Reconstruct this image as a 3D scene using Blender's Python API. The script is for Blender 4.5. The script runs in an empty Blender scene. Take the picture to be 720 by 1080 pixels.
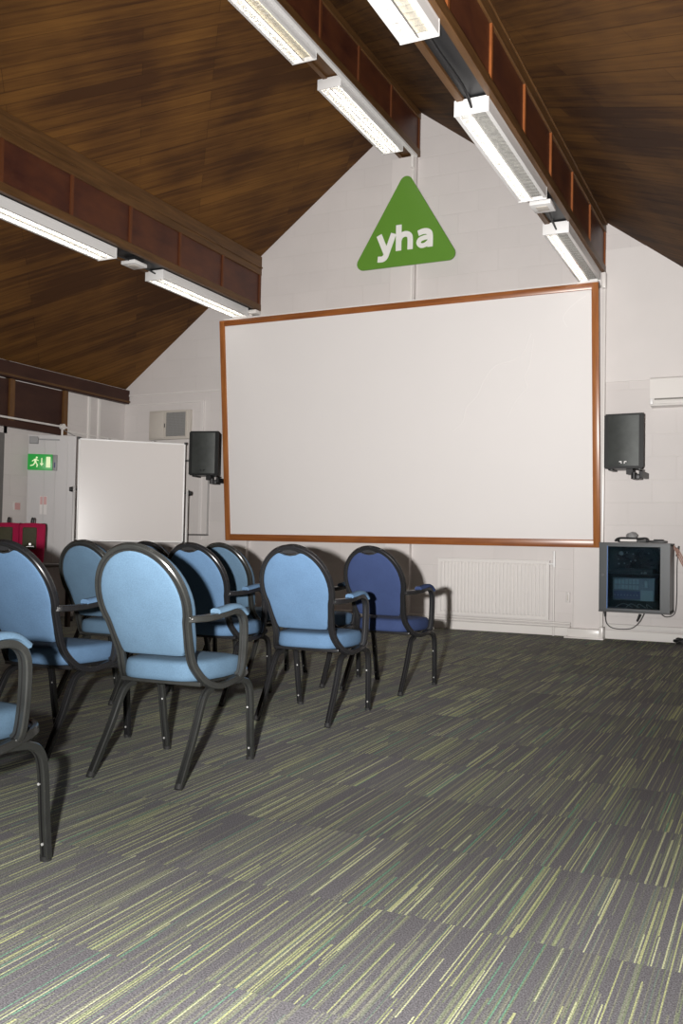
import bpy, bmesh, math, random
from mathutils import Vector, Matrix
random.seed(7)
C = bpy.context.scene.collection
PI = math.pi

# ------------------------------------------------------------------ materials
def new_mat(name):
    m = bpy.data.materials.new(name); m.use_nodes = True
    nt = m.node_tree; b = nt.nodes['Principled BSDF']
    return m, nt, b

def plain(name, col, rough=.5, metal=0., spec=.5, noise=0., scale=60., bump=0., emit=None, es=0., coat=0.):
    m, nt, b = new_mat(name)
    b.inputs['Base Color'].default_value = (*col, 1)
    b.inputs['Roughness'].default_value = rough
    b.inputs['Metallic'].default_value = metal
    b.inputs['Specular IOR Level'].default_value = spec
    if coat: b.inputs['Coat Weight'].default_value = coat; b.inputs['Coat Roughness'].default_value = .15
    if noise or bump:
        tc = nt.nodes.new('ShaderNodeTexCoord'); n = nt.nodes.new('ShaderNodeTexNoise')
        n.inputs['Scale'].default_value = scale; n.inputs['Detail'].default_value = 4
        nt.links.new(tc.outputs['Object'], n.inputs['Vector'])
        if noise:
            r = nt.nodes.new('ShaderNodeMapRange')
            r.inputs['To Min'].default_value = 1 - noise; r.inputs['To Max'].default_value = 1 + noise
            nt.links.new(n.outputs['Fac'], r.inputs['Value'])
            v = nt.nodes.new('ShaderNodeVectorMath'); v.operation = 'SCALE'
            v.inputs[0].default_value = col
            nt.links.new(r.outputs[0], v.inputs['Scale']); nt.links.new(v.outputs[0], b.inputs['Base Color'])
        if bump:
            bp = nt.nodes.new('ShaderNodeBump'); bp.inputs['Strength'].default_value = bump
            bp.inputs['Distance'].default_value = .002
            nt.links.new(n.outputs['Fac'], bp.inputs['Height']); nt.links.new(bp.outputs[0], b.inputs['Normal'])
    if emit:
        b.inputs['Emission Color'].default_value = (*emit, 1); b.inputs['Emission Strength'].default_value = es
    return m

def N(nt, t, **k):
    n = nt.nodes.new(t)
    for a, v in k.items(): setattr(n, a, v)
    return n
def math_node(nt, op, a, b=None, c=None):
    n = nt.nodes.new('ShaderNodeMath'); n.operation = op
    for i, v in enumerate((a, b, c)):
        if v is None: continue
        if isinstance(v, (int, float)): n.inputs[i].default_value = v
        else: nt.links.new(v, n.inputs[i])
    return n.outputs[0]

def wall_mat(name, axis, col=(.66, .62, .60)):
    m, nt, b = new_mat(name)
    tc = N(nt, 'ShaderNodeTexCoord'); sp = N(nt, 'ShaderNodeSeparateXYZ'); cb = N(nt, 'ShaderNodeCombineXYZ')
    nt.links.new(tc.outputs['Object'], sp.inputs[0])
    nt.links.new(sp.outputs[axis], cb.inputs[0]); nt.links.new(sp.outputs[2], cb.inputs[1])
    br = N(nt, 'ShaderNodeTexBrick'); br.offset = .5
    for k, v in (('Scale', 1.), ('Brick Width', .45), ('Row Height', .225), ('Mortar Size', .006), ('Mortar Smooth', .6)):
        br.inputs[k].default_value = v
    br.inputs['Color1'].default_value = (*col, 1); br.inputs['Color2'].default_value = (*[c * .975 for c in col], 1)
    br.inputs['Mortar'].default_value = (*[c * .965 for c in col], 1)
    nt.links.new(cb.outputs[0], br.inputs['Vector'])
    no = N(nt, 'ShaderNodeTexNoise'); no.inputs['Scale'].default_value = 2.2; no.inputs['Detail'].default_value = 5
    nt.links.new(tc.outputs['Object'], no.inputs['Vector'])
    mx = N(nt, 'ShaderNodeMix', data_type='RGBA', blend_type='MULTIPLY'); mx.inputs[0].default_value = .12
    nt.links.new(br.outputs['Color'], mx.inputs[6]); nt.links.new(no.outputs['Fac'], mx.inputs[7])
    nt.links.new(mx.outputs[2], b.inputs['Base Color'])
    bp = N(nt, 'ShaderNodeBump'); bp.inputs['Strength'].default_value = .28; bp.inputs['Distance'].default_value = .004; bp.invert = True
    nf = N(nt, 'ShaderNodeTexNoise'); nf.inputs['Scale'].default_value = 90
    nt.links.new(tc.outputs['Object'], nf.inputs['Vector'])
    h = math_node(nt, 'MULTIPLY_ADD', nf.outputs['Fac'], .12, br.outputs['Fac'])
    nt.links.new(h, bp.inputs['Height']); nt.links.new(bp.outputs[0], b.inputs['Normal'])
    b.inputs['Roughness'].default_value = .55
    return m

def carpet_mat():
    m, nt, b = new_mat('striped_carpet_tiles')
    tc = N(nt, 'ShaderNodeTexCoord'); sp = N(nt, 'ShaderNodeSeparateXYZ')
    nt.links.new(tc.outputs['Object'], sp.inputs[0]); X, Y = sp.outputs[0], sp.outputs[1]
    ty = math_node(nt, 'FLOOR', math_node(nt, 'DIVIDE', math_node(nt, 'SUBTRACT', Y, .094), .5))
    tx = math_node(nt, 'FLOOR', math_node(nt, 'DIVIDE', X, .5))
    fy = math_node(nt, 'FRACT', math_node(nt, 'DIVIDE', math_node(nt, 'SUBTRACT', Y, .094), .5))
    def wn(a, bb, c):
        cb = N(nt, 'ShaderNodeCombineXYZ')
        for i, v in enumerate((a, bb, c)):
            if isinstance(v, (int, float)): cb.inputs[i].default_value = v
            else: nt.links.new(v, cb.inputs[i])
        w = N(nt, 'ShaderNodeTexWhiteNoise', noise_dimensions='3D'); nt.links.new(cb.outputs[0], w.inputs['Vector'])
        return w.outputs['Value']
    def layer(width, prob, seed, smin):
        li = math_node(nt, 'FLOOR', math_node(nt, 'DIVIDE', X, width))
        r1 = wn(li, ty, seed); r2 = wn(li, ty, seed + 3.3); r3 = wn(li, ty, seed + 7.7)
        # clustering along x inside each tile
        cbx = N(nt, 'ShaderNodeCombineXYZ'); nt.links.new(math_node(nt, 'MULTIPLY', X, 9.), cbx.inputs[0])
        nt.links.new(math_node(nt, 'MULTIPLY', ty, 5.3), cbx.inputs[1]); cbx.inputs[2].default_value = seed
        cl = N(nt, 'ShaderNodeTexNoise'); cl.inputs['Scale'].default_value = 1.; cl.inputs['Detail'].default_value = 1
        nt.links.new(cbx.outputs[0], cl.inputs['Vector'])
        p = math_node(nt, 'MULTIPLY', math_node(nt, 'MULTIPLY_ADD', cl.outputs['Fac'], 1.8, .05), prob)
        on = math_node(nt, 'LESS_THAN', r1, p)
        # length: covers from start to start+len of tile
        st = math_node(nt, 'MULTIPLY_ADD', r2, 1.5, -1.0)
        en = math_node(nt, 'ADD', st, math_node(nt, 'MULTIPLY_ADD', r3, 1.3, smin))
        a = math_node(nt, 'GREATER_THAN', fy, st); c = math_node(nt, 'LESS_THAN', fy, en)
        return math_node(nt, 'MULTIPLY', on, math_node(nt, 'MULTIPLY', a, c)), wn(li, ty, seed + 11.1)
    l1, c1 = layer(.0034, .29, 1.0, .55)
    l2, c2 = layer(.0056, .06, 5.0, .4)
    ramp = N(nt, 'ShaderNodeValToRGB'); ramp.color_ramp.interpolation = 'CONSTANT'
    cols = [(0, (.42, .44, .22)), (.26, (.29, .32, .175)), (.46, (.19, .215, .14)), (.70, (.14, .29, .19)), (.78, (.21, .23, .165)), (.88, (.50, .52, .31))]
    el = ramp.color_ramp.elements
    el[0].position = 0; el[0].color = (*cols[0][1], 1); el[1].position = cols[1][0]; el[1].color = (*cols[1][1], 1)
    for p, c in cols[2:]: e = el.new(p); e.color = (*c, 1)
    mix_c = N(nt, 'ShaderNodeMix', data_type='FLOAT'); nt.links.new(l2, mix_c.inputs[0]); nt.links.new(c1, mix_c.inputs[2]); nt.links.new(c2, mix_c.inputs[3])
    nt.links.new(mix_c.outputs[0], ramp.inputs['Fac'])
    fac = math_node(nt, 'MAXIMUM', l1, l2)
    l3, c3 = layer(.0047, .50, 9.0, .5)
    fac = math_node(nt, 'MAXIMUM', fac, math_node(nt, 'MULTIPLY', l3, .28))
    # pile speckle
    n1 = N(nt, 'ShaderNodeTexNoise'); n1.inputs['Scale'].default_value = 260; n1.inputs['Detail'].default_value = 2
    nt.links.new(tc.outputs['Object'], n1.inputs['Vector'])
    n2 = N(nt, 'ShaderNodeTexNoise'); n2.inputs['Scale'].default_value = 5
    nt.links.new(tc.outputs['Object'], n2.inputs['Vector'])
    sc = math_node(nt, 'MULTIPLY_ADD', n1.outputs['Fac'], 2.6, -.30)
    base = N(nt, 'ShaderNodeRGB'); base.outputs[0].default_value = (.140, .134, .142, 1)
    # each tile its own slight tone
    tone = math_node(nt, 'MULTIPLY_ADD', wn(tx, ty, 2.2), .16, .92)
    mc = N(nt, 'ShaderNodeMix', data_type='RGBA'); nt.links.new(math_node(nt, 'MULTIPLY', fac, .9), mc.inputs[0])
    nt.links.new(base.outputs[0], mc.inputs[6]); nt.links.new(ramp.outputs['Color'], mc.inputs[7])
    v = N(nt, 'ShaderNodeVectorMath', operation='SCALE'); nt.links.new(mc.outputs[2], v.inputs[0])
    nt.links.new(math_node(nt, 'MULTIPLY', sc, tone), v.inputs['Scale'])
    nt.links.new(v.outputs[0], b.inputs['Base Color'])
    b.inputs['Roughness'].default_value = .95; b.inputs['Specular IOR Level'].default_value = .1
    bp = N(nt, 'ShaderNodeBump'); bp.inputs['Strength'].default_value = .6; bp.inputs['Distance'].default_value = .003
    nt.links.new(n1.outputs['Fac'], bp.inputs['Height']); nt.links.new(bp.outputs[0], b.inputs['Normal'])
    return m

def plank_mat(name, sgn, c1=(.155, .070, .018), c2=(.055, .024, .010)):
    """45 degree tongue-and-groove boards, in the slab's own plane"""
    m, nt, b = new_mat(name)
    tc = N(nt, 'ShaderNodeTexCoord'); mp = N(nt, 'ShaderNodeMapping'); mp.inputs['Rotation'].default_value = (0, 0, sgn * PI / 4)
    nt.links.new(tc.outputs['Object'], mp.inputs['Vector'])
    br = N(nt, 'ShaderNodeTexBrick'); br.offset = .37; br.offset_frequency = 3
    for k, v in (('Scale', 1.), ('Brick Width', 1.9), ('Row Height', .11), ('Mortar Size', .003), ('Mortar Smooth', .2), ('Bias', 0.)):
        br.inputs[k].default_value = v
    br.inputs['Color1'].default_value = (1, 1, 1, 1); br.inputs['Color2'].default_value = (0, 0, 0, 1); br.inputs['Mortar'].default_value = (.5, .5, .5, 1)
    nt.links.new(mp.outputs[0], br.inputs['Vector'])
    st = N(nt, 'ShaderNodeMapping'); st.inputs['Scale'].default_value = (1.2, 26, 1)
    nt.links.new(mp.outputs[0], st.inputs['Vector'])
    no = N(nt, 'ShaderNodeTexNoise'); no.inputs['Scale'].default_value = 1.; no.inputs['Detail'].default_value = 6; no.inputs['Roughness'].default_value = .65
    nt.links.new(st.outputs[0], no.inputs['Vector'])
    big = N(nt, 'ShaderNodeTexNoise'); big.inputs['Scale'].default_value = .9; big.inputs['Detail'].default_value = 3
    nt.links.new(tc.outputs['Object'], big.inputs['Vector'])
    sp = N(nt, 'ShaderNodeSeparateColor'); nt.links.new(br.outputs['Color'], sp.inputs[0])
    f = math_node(nt, 'MULTIPLY_ADD', sp.outputs[0], .38, math_node(nt, 'MULTIPLY_ADD', no.outputs['Fac'], 1.5, -.62))
    f = math_node(nt, 'ADD', f, math_node(nt, 'MULTIPLY_ADD', big.outputs['Fac'], 1.9, -.88))
    ramp = N(nt, 'ShaderNodeValToRGB'); e = ramp.color_ramp.elements
    e[0].position = .1; e[0].color = (*c2, 1); e[1].position = .9; e[1].color = (*c1, 1)
    nt.links.new(f, ramp.inputs['Fac'])
    mx = N(nt, 'ShaderNodeMix', data_type='RGBA'); nt.links.new(math_node(nt, 'MULTIPLY', br.outputs['Fac'], .40), mx.inputs[0])
    nt.links.new(ramp.outputs['Color'], mx.inputs[6]); mx.inputs[7].default_value = (.016, .007, .004, 1)
    nt.links.new(mx.outputs[2], b.inputs['Base Color'])
    b.inputs['Roughness'].default_value = .7; b.inputs['Specular IOR Level'].default_value = .12
    bp = N(nt, 'ShaderNodeBump'); bp.inputs['Strength'].default_value = .5; bp.inputs['Distance'].default_value = .004; bp.invert = True
    nt.links.new(br.outputs['Fac'], bp.inputs['Height']); nt.links.new(bp.outputs[0], b.inputs['Normal'])
    return m

def wood_mat(name, c1, c2, stretch=(1, 1, 1), scale=8., rough=.4, spec=.4):
    m, nt, b = new_mat(name)
    tc = N(nt, 'ShaderNodeTexCoord'); mp = N(nt, 'ShaderNodeMapping'); mp.inputs['Scale'].default_value = stretch
    nt.links.new(tc.outputs['Object'], mp.inputs['Vector'])
    no = N(nt, 'ShaderNodeTexNoise'); no.inputs['Scale'].default_value = scale; no.inputs['Detail'].default_value = 6; no.inputs['Roughness'].default_value = .6
    nt.links.new(mp.outputs[0], no.inputs['Vector'])
    ramp = N(nt, 'ShaderNodeValToRGB'); e = ramp.color_ramp.elements
    e[0].position = .3; e[0].color = (*c2, 1); e[1].position = .7; e[1].color = (*c1, 1)
    nt.links.new(no.outputs['Fac'], ramp.inputs['Fac']); nt.links.new(ramp.outputs['Color'], b.inputs['Base Color'])
    b.inputs['Roughness'].default_value = rough; b.inputs['Specular IOR Level'].default_value = spec
    return m

M = {}
M['wall_x'] = wall_mat('painted_blockwork_end', 0)
M['wall_y'] = wall_mat('painted_blockwork_side', 1)
M['plaster'] = plain('white_painted_plaster', (.66, .625, .605), .55, noise=.05, scale=3, bump=.1)
M['pier'] = plain('white_painted_pier', (.65, .61, .59), .55, noise=.05, scale=4)
M['white_gloss'] = plain('white_gloss_paint', (.72, .69, .66), .3)
M['door_paint'] = plain('grey_white_door_paint', (.50, .48, .475), .4, noise=.04, scale=3)
M['carpet'] = carpet_mat()
M['planks_l'] = plank_mat('ceiling_boards_left', -1)
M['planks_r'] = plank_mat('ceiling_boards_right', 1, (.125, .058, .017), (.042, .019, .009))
M['panel_wood'] = wood_mat('beam_ply_panel', (.098, .030, .012), (.040, .011, .008), (1, 1, 2.5), 2.2, .42, .35)
M['chord_wood'] = wood_mat('beam_chord_timber', (.130, .062, .021), (.066, .031, .011), (12, 1, 12), 2.5, .45, .3)
M['rib_wood'] = wood_mat('beam_rib_timber', (.24, .075, .020), (.15, .045, .014), (4, 4, 1), 6, .4, .4)
M['panel_dark'] = wood_mat('dark_wall_panel', (.052, .021, .013), (.030, .011, .008), (1, 1, 2.5), 2.2, .5, .25)
M['rib_dull'] = wood_mat('beam_rib_dull', (.125, .040, .014), (.085, .028, .011), (4, 4, 1), 6, .45, .3)
M['post_wood'] = wood_mat('post_timber', (.15, .07, .022), (.09, .04, .014), (6, 6, 1), 6, .4, .3)
M['frame_wood_h'] = wood_mat('screen_frame_wood_across', (.33, .115, .030), (.19, .058, .017), (1, 8, 14), 3, .3, .5)
M['frame_wood_v'] = wood_mat('screen_frame_wood_upright', (.38, .145, .042), (.25, .082, .022), (14, 8, 1), 3, .3, .5)
M['screen'] = plain('matt_screen_surface', (.74, .71, .695), .5, noise=.015, scale=2)
M['wboard'] = plain('whiteboard_enamel', (.62, .585, .565), .22, spec=.5)
M['alu'] = plain('satin_aluminium', (.42, .41, .40), .5, metal=.25)
M['alu_white'] = plain('pale_aluminium_trim', (.78, .77, .76), .35)
M['lamp_white'] = plain('white_enamel_housing', (.72, .71, .70), .35)
M['louvre'] = plain('polished_louvre', (.80, .79, .76), .22, metal=.85)
M['tube'] = plain('fluorescent_tube_glow', (.9, .9, .9), .5, emit=(1., .96, .90), es=6.5)
M['tube_dim'] = plain('fluorescent_tube_warm', (.9, .85, .7), .5, emit=(1., .86, .62), es=2.)
M['black_plastic'] = plain('black_plastic', (.014, .014, .015), .45)
M['black_metal'] = plain('black_gloss_tube', (.010, .010, .011), .22, spec=.6, noise=.2, scale=30)
M['grey_metal'] = plain('worn_grey_tube', (.020, .021, .020), .22, metal=.1, spec=.9, noise=.35, scale=18)
M['groove'] = plain('groove_black', (.008, .008, .008), .5)
M['chrome'] = plain('chrome', (.7, .7, .7), .15, metal=1.)
M['bumper'] = plain('pale_rubber_bumper', (.32, .32, .31), .5)
M['foot'] = plain('black_rubber_foot', (.012, .012, .012), .7)
def fabric(name, col):
    m, nt, b = new_mat(name)
    tc = N(nt, 'ShaderNodeTexCoord')
    a = N(nt, 'ShaderNodeTexNoise'); a.inputs['Scale'].default_value = 260; a.inputs['Detail'].default_value = 2
    c = N(nt, 'ShaderNodeTexNoise'); c.inputs['Scale'].default_value = 9; c.inputs['Detail'].default_value = 4
    nt.links.new(tc.outputs['Object'], a.inputs['Vector']); nt.links.new(tc.outputs['Object'], c.inputs['Vector'])
    s = math_node(nt, 'MULTIPLY_ADD', a.outputs['Fac'], .55, math_node(nt, 'MULTIPLY_ADD', c.outputs['Fac'], .35, .55))
    v = N(nt, 'ShaderNodeVectorMath', operation='SCALE'); v.inputs[0].default_value = col
    nt.links.new(s, v.inputs['Scale']); nt.links.new(v.outputs[0], b.inputs['Base Color'])
    b.inputs['Roughness'].default_value = .9; b.inputs['Specular IOR Level'].default_value = .15
    b.inputs['Sheen Weight'].default_value = .0
    bp = N(nt, 'ShaderNodeBump'); bp.inputs['Strength'].default_value = .35; bp.inputs['Distance'].default_value = .001
    nt.links.new(a.outputs['Fac'], bp.inputs['Height']); nt.links.new(bp.outputs[0], b.inputs['Normal'])
    return m
M['blue'] = fabric('mid_blue_upholstery', (.060, .108, .178))
M['teal'] = fabric('pale_blue_upholstery', (.059, .101, .148))
M['navy'] = fabric('dark_blue_upholstery', (.021, .033, .082))
M['crimson'] = fabric('crimson_cloth', (.33, .012, .055))
M['green'] = plain('sign_green', (.11, .26, .03), .4, noise=.03, scale=2)
M['sign_white'] = plain('sign_white', (.80, .79, .76), .4)
M['exit_green'] = plain('exit_sign_green', (.02, .26, .045), .4, emit=(.02, .45, .06), es=.25)
M['exit_white'] = plain('exit_sign_pale', (.7, .8, .5), .4, emit=(.85, 1., .55), es=.35)
M['grille_cream'] = plain('cream_vent_plastic', (.52, .48, .43), .45)
M['grille_dark'] = plain('vent_mesh_grey', (.20, .19, .17), .6)
M['rad'] = plain('radiator_enamel', (.70, .67, .645), .35)
M['pinkish'] = plain('faded_pink_label', (.58, .33, .32), .5)
M['label_white'] = plain('label_white', (.66, .63, .61), .5)
M['door_wood'] = wood_mat('brown_door_veneer', (.16, .10, .075), (.10, .06, .045), (8, 8, 1), 4, .4, .4)
M['steel_frame'] = plain('dark_grey_door_frame', (.13, .125, .12), .4)
M['speaker_grille'] = plain('speaker_perforated_grille', (.050, .055, .052), .5, metal=.3, noise=.4, scale=12)
M['speaker_black'] = plain('speaker_black_casing', (.012, .013, .013), .4)
M['rack_grey'] = plain('slate_grey_steel', (.018, .023, .026), .38, metal=.1)
M['rack_blue'] = plain('blue_door_edge', (.03, .12, .33), .35)
M['rack_inside'] = plain('rack_dark_interior', (.010, .013, .016), .6)
M['amp_grey'] = plain('amplifier_grey_face', (.10, .13, .15), .45)
M['amp_blue'] = plain('amplifier_blue_face', (.02, .03, .11), .4)
M['amp_light'] = plain('amplifier_pale_keys', (.20, .25, .27), .45)
M['grey_plastic'] = plain('grey_plastic', (.26, .26, .26), .5)
M['copper'] = plain('pink_brown_cable', (.42, .25, .20), .5)
M['dark_table'] = wood_mat('dark_table_wood', (.035, .018, .012), (.018, .009, .006), (1, 6, 6), 5, .5, .3)
M['olive'] = plain('dark_olive_cloth', (.05, .045, .022), .8, noise=.3, scale=30)
mg, ntg, bg = new_mat('tinted_glass')
bg.inputs['Base Color'].default_value = (.55, .70, .80, 1); bg.inputs['Roughness'].default_value = .03
bg.inputs['Transmission Weight'].default_value = 1.; bg.inputs['IOR'].default_value = 1.15
M['glass'] = mg

# ------------------------------------------------------------------ mesh helpers
def box(bm, x0, x1, y0, y1, z0, z1, bev=0., mat=0):
    r = bmesh.ops.create_cube(bm, size=1.)
    vs = r['verts']
    for v in vs:
        v.co = Vector((x0 + (v.co.x + .5) * (x1 - x0), y0 + (v.co.y + .5) * (y1 - y0), z0 + (v.co.z + .5) * (z1 - z0)))
    fs = set(f for v in vs for f in v.link_faces)
    for f in fs: f.material_index = mat
    if bev:
        es = list(set(e for v in vs for e in v.link_edges))
        bmesh.ops.bevel(bm, geom=es, offset=bev, segments=2, profile=.5, affect='EDGES', material=-1)

def cyl(bm, p0, p1, r, n=16, r2=None):
    p0, p1 = Vector(p0), Vector(p1); d = p1 - p0
    q = d.to_track_quat('Z', 'Y').to_matrix().to_4x4()
    bmesh.ops.create_cone(bm, cap_ends=True, segments=n, radius1=r, radius2=r if r2 is None else r2, depth=d.length,
                          matrix=Matrix.Translation((p0 + p1) / 2) @ q)

def smooth_path(pts, sub=4):
    P = [Vector(p) for p in pts]; out = []
    for i in range(len(P) - 1):
        p0 = P[max(i - 1, 0)]; p1 = P[i]; p2 = P[i + 1]; p3 = P[min(i + 2, len(P) - 1)]
        for k in range(sub):
            t = k / sub
            out.append(.5 * ((2 * p1) + (-p0 + p2) * t + (2 * p0 - 5 * p1 + 4 * p2 - p3) * t * t + (-p0 + 3 * p1 - 3 * p2 + p3) * t ** 3))
    out.append(P[-1]); return out

def sweep(bm, path, prof, ref, cap=True, mats=None):
    """prof: (a, b) pairs; a along ref-ish axis, b along tangent x ref"""
    path = [Vector(p) for p in path]; rings = []
    n = Vector(ref).normalized()
    for i, p in enumerate(path):
        t = (path[min(i + 1, len(path) - 1)] - path[max(i - 1, 0)]).normalized()
        n = (n - t * n.dot(t)).normalized(); s = t.cross(n)
        rings.append([bm.verts.new(p + n * a + s * c) for a, c in prof])
    k = len(prof)
    for i in range(len(rings) - 1):
        for j in range(k):
            f = bm.faces.new((rings[i][j], rings[i][(j + 1) % k], rings[i + 1][(j + 1) % k], rings[i + 1][j]))
            if mats: f.material_index = mats[j]
    if cap:
        bm.faces.new(list(reversed(rings[0]))); bm.faces.new(rings[-1])

def circ(r, n=8): return [(r * math.cos(2 * PI * i / n), r * math.sin(2 * PI * i / n)) for i in range(n)]
def tube(bm, pts, r, n=8, sub=4, ref=(.3, .2, .9)): sweep(bm, smooth_path(pts, sub), circ(r, n), ref)

def obj(name, bm, mats, parent=None, smooth=False, loc=None, angle=40):
    bmesh.ops.recalc_face_normals(bm, faces=bm.faces[:])
    me = bpy.data.meshes.new(name); bm.to_mesh(me); bm.free()
    if not isinstance(mats, (list, tuple)): mats = [mats]
    for m in mats: me.materials.append(M[m] if isinstance(m, str) else m)
    if smooth:
        for p in me.polygons: p.use_smooth = True
        me.set_sharp_from_angle(angle=math.radians(angle))
    o = bpy.data.objects.new(name, me); C.objects.link(o)
    if parent is not None: o.parent = parent
    if loc is not None: o.location = loc
    return o
def tag(o, label, cat, group=None):
    o['label'] = label; o['category'] = cat
    if group: o['group'] = group
    return o
def thing(name, label, cat, loc=(0, 0, 0), rz=0., group=None):
    o = bpy.data.objects.new(name, None); C.objects.link(o)
    o.location = loc; o.rotation_euler = (0, 0, rz); o.empty_display_size = .1
    return tag(o, label, cat, group)
def struct(name, bm, mats, **k):
    o = obj(name, bm, mats, **k); o['kind'] = 'structure'; return o
def part_box(name, mat, parent, *b, bev=0., **k):
    bm = bmesh.new(); box(bm, *b, bev=bev); return obj(name, bm, mat, parent, smooth=bev > 0, **k)

# ------------------------------------------------------------------ room dimensions (metres)
YE = 9.324          # end wall
YB = -2.6           # wall behind the camera
XL, XR = -7.61, .42
RX = -3.71; RZ = 5.76
ZL = 2.81           # ceiling height at the left wall
def zl(x): return 5.68 - (x - (-3.82)) * -.751 if False else (5.70 + (x + 3.80) * .756)
def zr(x): return 5.69 - (x + 3.60) * .747
ZR = zr(XR)

bm = bmesh.new(); box(bm, XL - 1.2, XR + .2, YB - .2, YE + .2, -.12, 0)
struct('floor', bm, 'carpet')
# end wall, gable shaped, with piers
bm = bmesh.new()
out = [(XL - .2, 0), (XR + .2, 0), (XR + .2, ZR - .05), (RX, 5.83), (XL - .2, ZL - .06)]
a = [bm.verts.new((x, YE, z)) for x, z in out]; b = [bm.verts.new((x, YE + .2, z)) for x, z in out]
bm.faces.new(a); bm.faces.new(b)
for i in range(5): bm.faces.new((a[i], a[(i + 1) % 5], b[(i + 1) % 5], b[i]))
struct('wall_end', bm, 'wall_x')
def pier(n, x0, x1, z1):
    bm = bmesh.new(); box(bm, x0, x1, YE - .07, YE + .01, 0, z1, bev=.006); struct('trim_%d' % n, bm, 'pier')
pier(1, -5.95, -5.70, 3.66); pier(2, -3.915, -3.625, 5.19); pier(3, -1.86, -1.572, 3.66)
bm = bmesh.new(); box(bm, XL - .2, XL, 7.30, YE, 0, ZL + .1); box(bm, XL - .2, XL, YB, 6.35, 0, ZL + .1); box(bm, XL - .2, XL, 6.3, 7.35, 2.02, ZL + .1)
struct('wall_left', bm, 'wall_y')
bm = bmesh.new(); box(bm, XR, XR + .2, YB, YE, 0, ZR + .1); struct('wall_right', bm, 'wall_y')
bm = bmesh.new(); out = [(XL - .2, 0), (XR + .2, 0), (XR + .2, ZR - .05), (RX, 5.83), (XL - .2, ZL - .06)]
a = [bm.verts.new((x, YB, z)) for x, z in out]; b = [bm.verts.new((x, YB - .2, z)) for x, z in out]
bm.faces.new(a); bm.faces.new(b)
for i in range(5): bm.faces.new((a[i], a[(i + 1) % 5], b[(i + 1) % 5], b[i]))
struct('wall_back', bm, 'wall_x')
# ceiling: two sloping slabs in their own planes
def slab(name, x0, z0, x1, z1, mat):
    L = math.hypot(x1 - x0, z1 - z0); ang = math.atan2(z1 - z0, x1 - x0)
    bm = bmesh.new(); box(bm, 0, L, YB - .2, YE + .2, 0, .08)
    o = struct(name, bm, mat); o.location = (x0, 0, z0); o.rotation_euler = (0, -ang, 0)
    return o
slab('ceiling_left', XL - .2, zl(XL - .2), RX, zl(RX), 'planks_l')
slab('ceiling_right', RX, zr(RX), XR + .2, zr(XR + .2), 'planks_r')

# ledges where the upper wall sets back, and panel strips in the left corner
def strip(n, *b, mat='plaster', bev=.003):
    bm = bmesh.new(); box(bm, *b, bev=bev); struct('trim_%d' % n, bm, mat)
strip(4, -1.595, XR, YE - .012, YE + .01, 2.555, 3.9)            # upper wall skin stands proud on the right
strip(5, -7.60, -5.96, YE - .018, YE + .01, 2.72, 2.745)
strip(6, -7.60, -6.42, YE - .014, YE + .01, 2.60, 2.62)
strip(7, -6.42, -6.38, YE - .03, YE + .01, .9, 2.62)
strip(8, XL - .01, XL + .02, 8.62, 8.66, 2.0, 2.62, mat='white_gloss')
strip(9, XL - .01, XL + .02, 8.80, 8.84, 2.0, 2.62, mat='white_gloss')
strip(10, XL - .01, XL + .014, 8.24, YE, 2.14, 2.16, mat='white_gloss')
# skirting and boxed pipework along the end wall
bm = bmesh.new(); box(bm, -7.4, XR, YE - .018, YE + .01, 0, .085, bev=.004); struct('baseboard_end', bm, 'white_gloss')
bm = bmesh.new(); box(bm, XL - .01, XL + .018, 7.7, YE, 0, .085, bev=.004); struct('baseboard_left', bm, 'white_gloss')
def wpipe(label, pts, r=.011, cat='pipe', name='heating_pipe', mat='white_gloss', grp=None):
    bm = bmesh.new(); tube(bm, pts, r, 10, 3); return tag(obj(name, bm, mat, None, True), label, cat, grp)
wpipe('upper of the two white heating pipes running along the foot of the end wall', [(-5.4, YE - .05, .135), (-3.5, YE - .05, .135), (-1.88, YE - .09, .135)])
wpipe('lower of the two white heating pipes running along the foot of the end wall', [(-5.4, YE - .05, .106), (-3.5, YE - .05, .106), (-1.88, YE - .09, .106)])
t = thing('pipe_boxing', 'white floor-level boxing around the pier foot below the equipment cabinet', 'boxing', (-1.72, YE, 0))
part_box('cover', 'white_gloss', t, -.17, .17, -.17, -.07, .012, .095, bev=.006)
part_box('base', 'white_gloss', t, -.20, .18, -.20, -.06, 0, .012, bev=.002)
part_box('flange', 'white_gloss', t, .135, .175, -.185, -.06, .012, .125, bev=.006)
t = thing('cable_trunking', 'white trunking strip running along the end wall right of the pier, under the cabinet', 'trunking', (-.6, YE, .1))
part_box('body', 'white_gloss', t, -.93, .98, -.045, -.004, .0, .05, bev=.004)
part_box('lid', 'label_white', t, -.93, .98, -.049, -.044, .005, .022)

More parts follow.
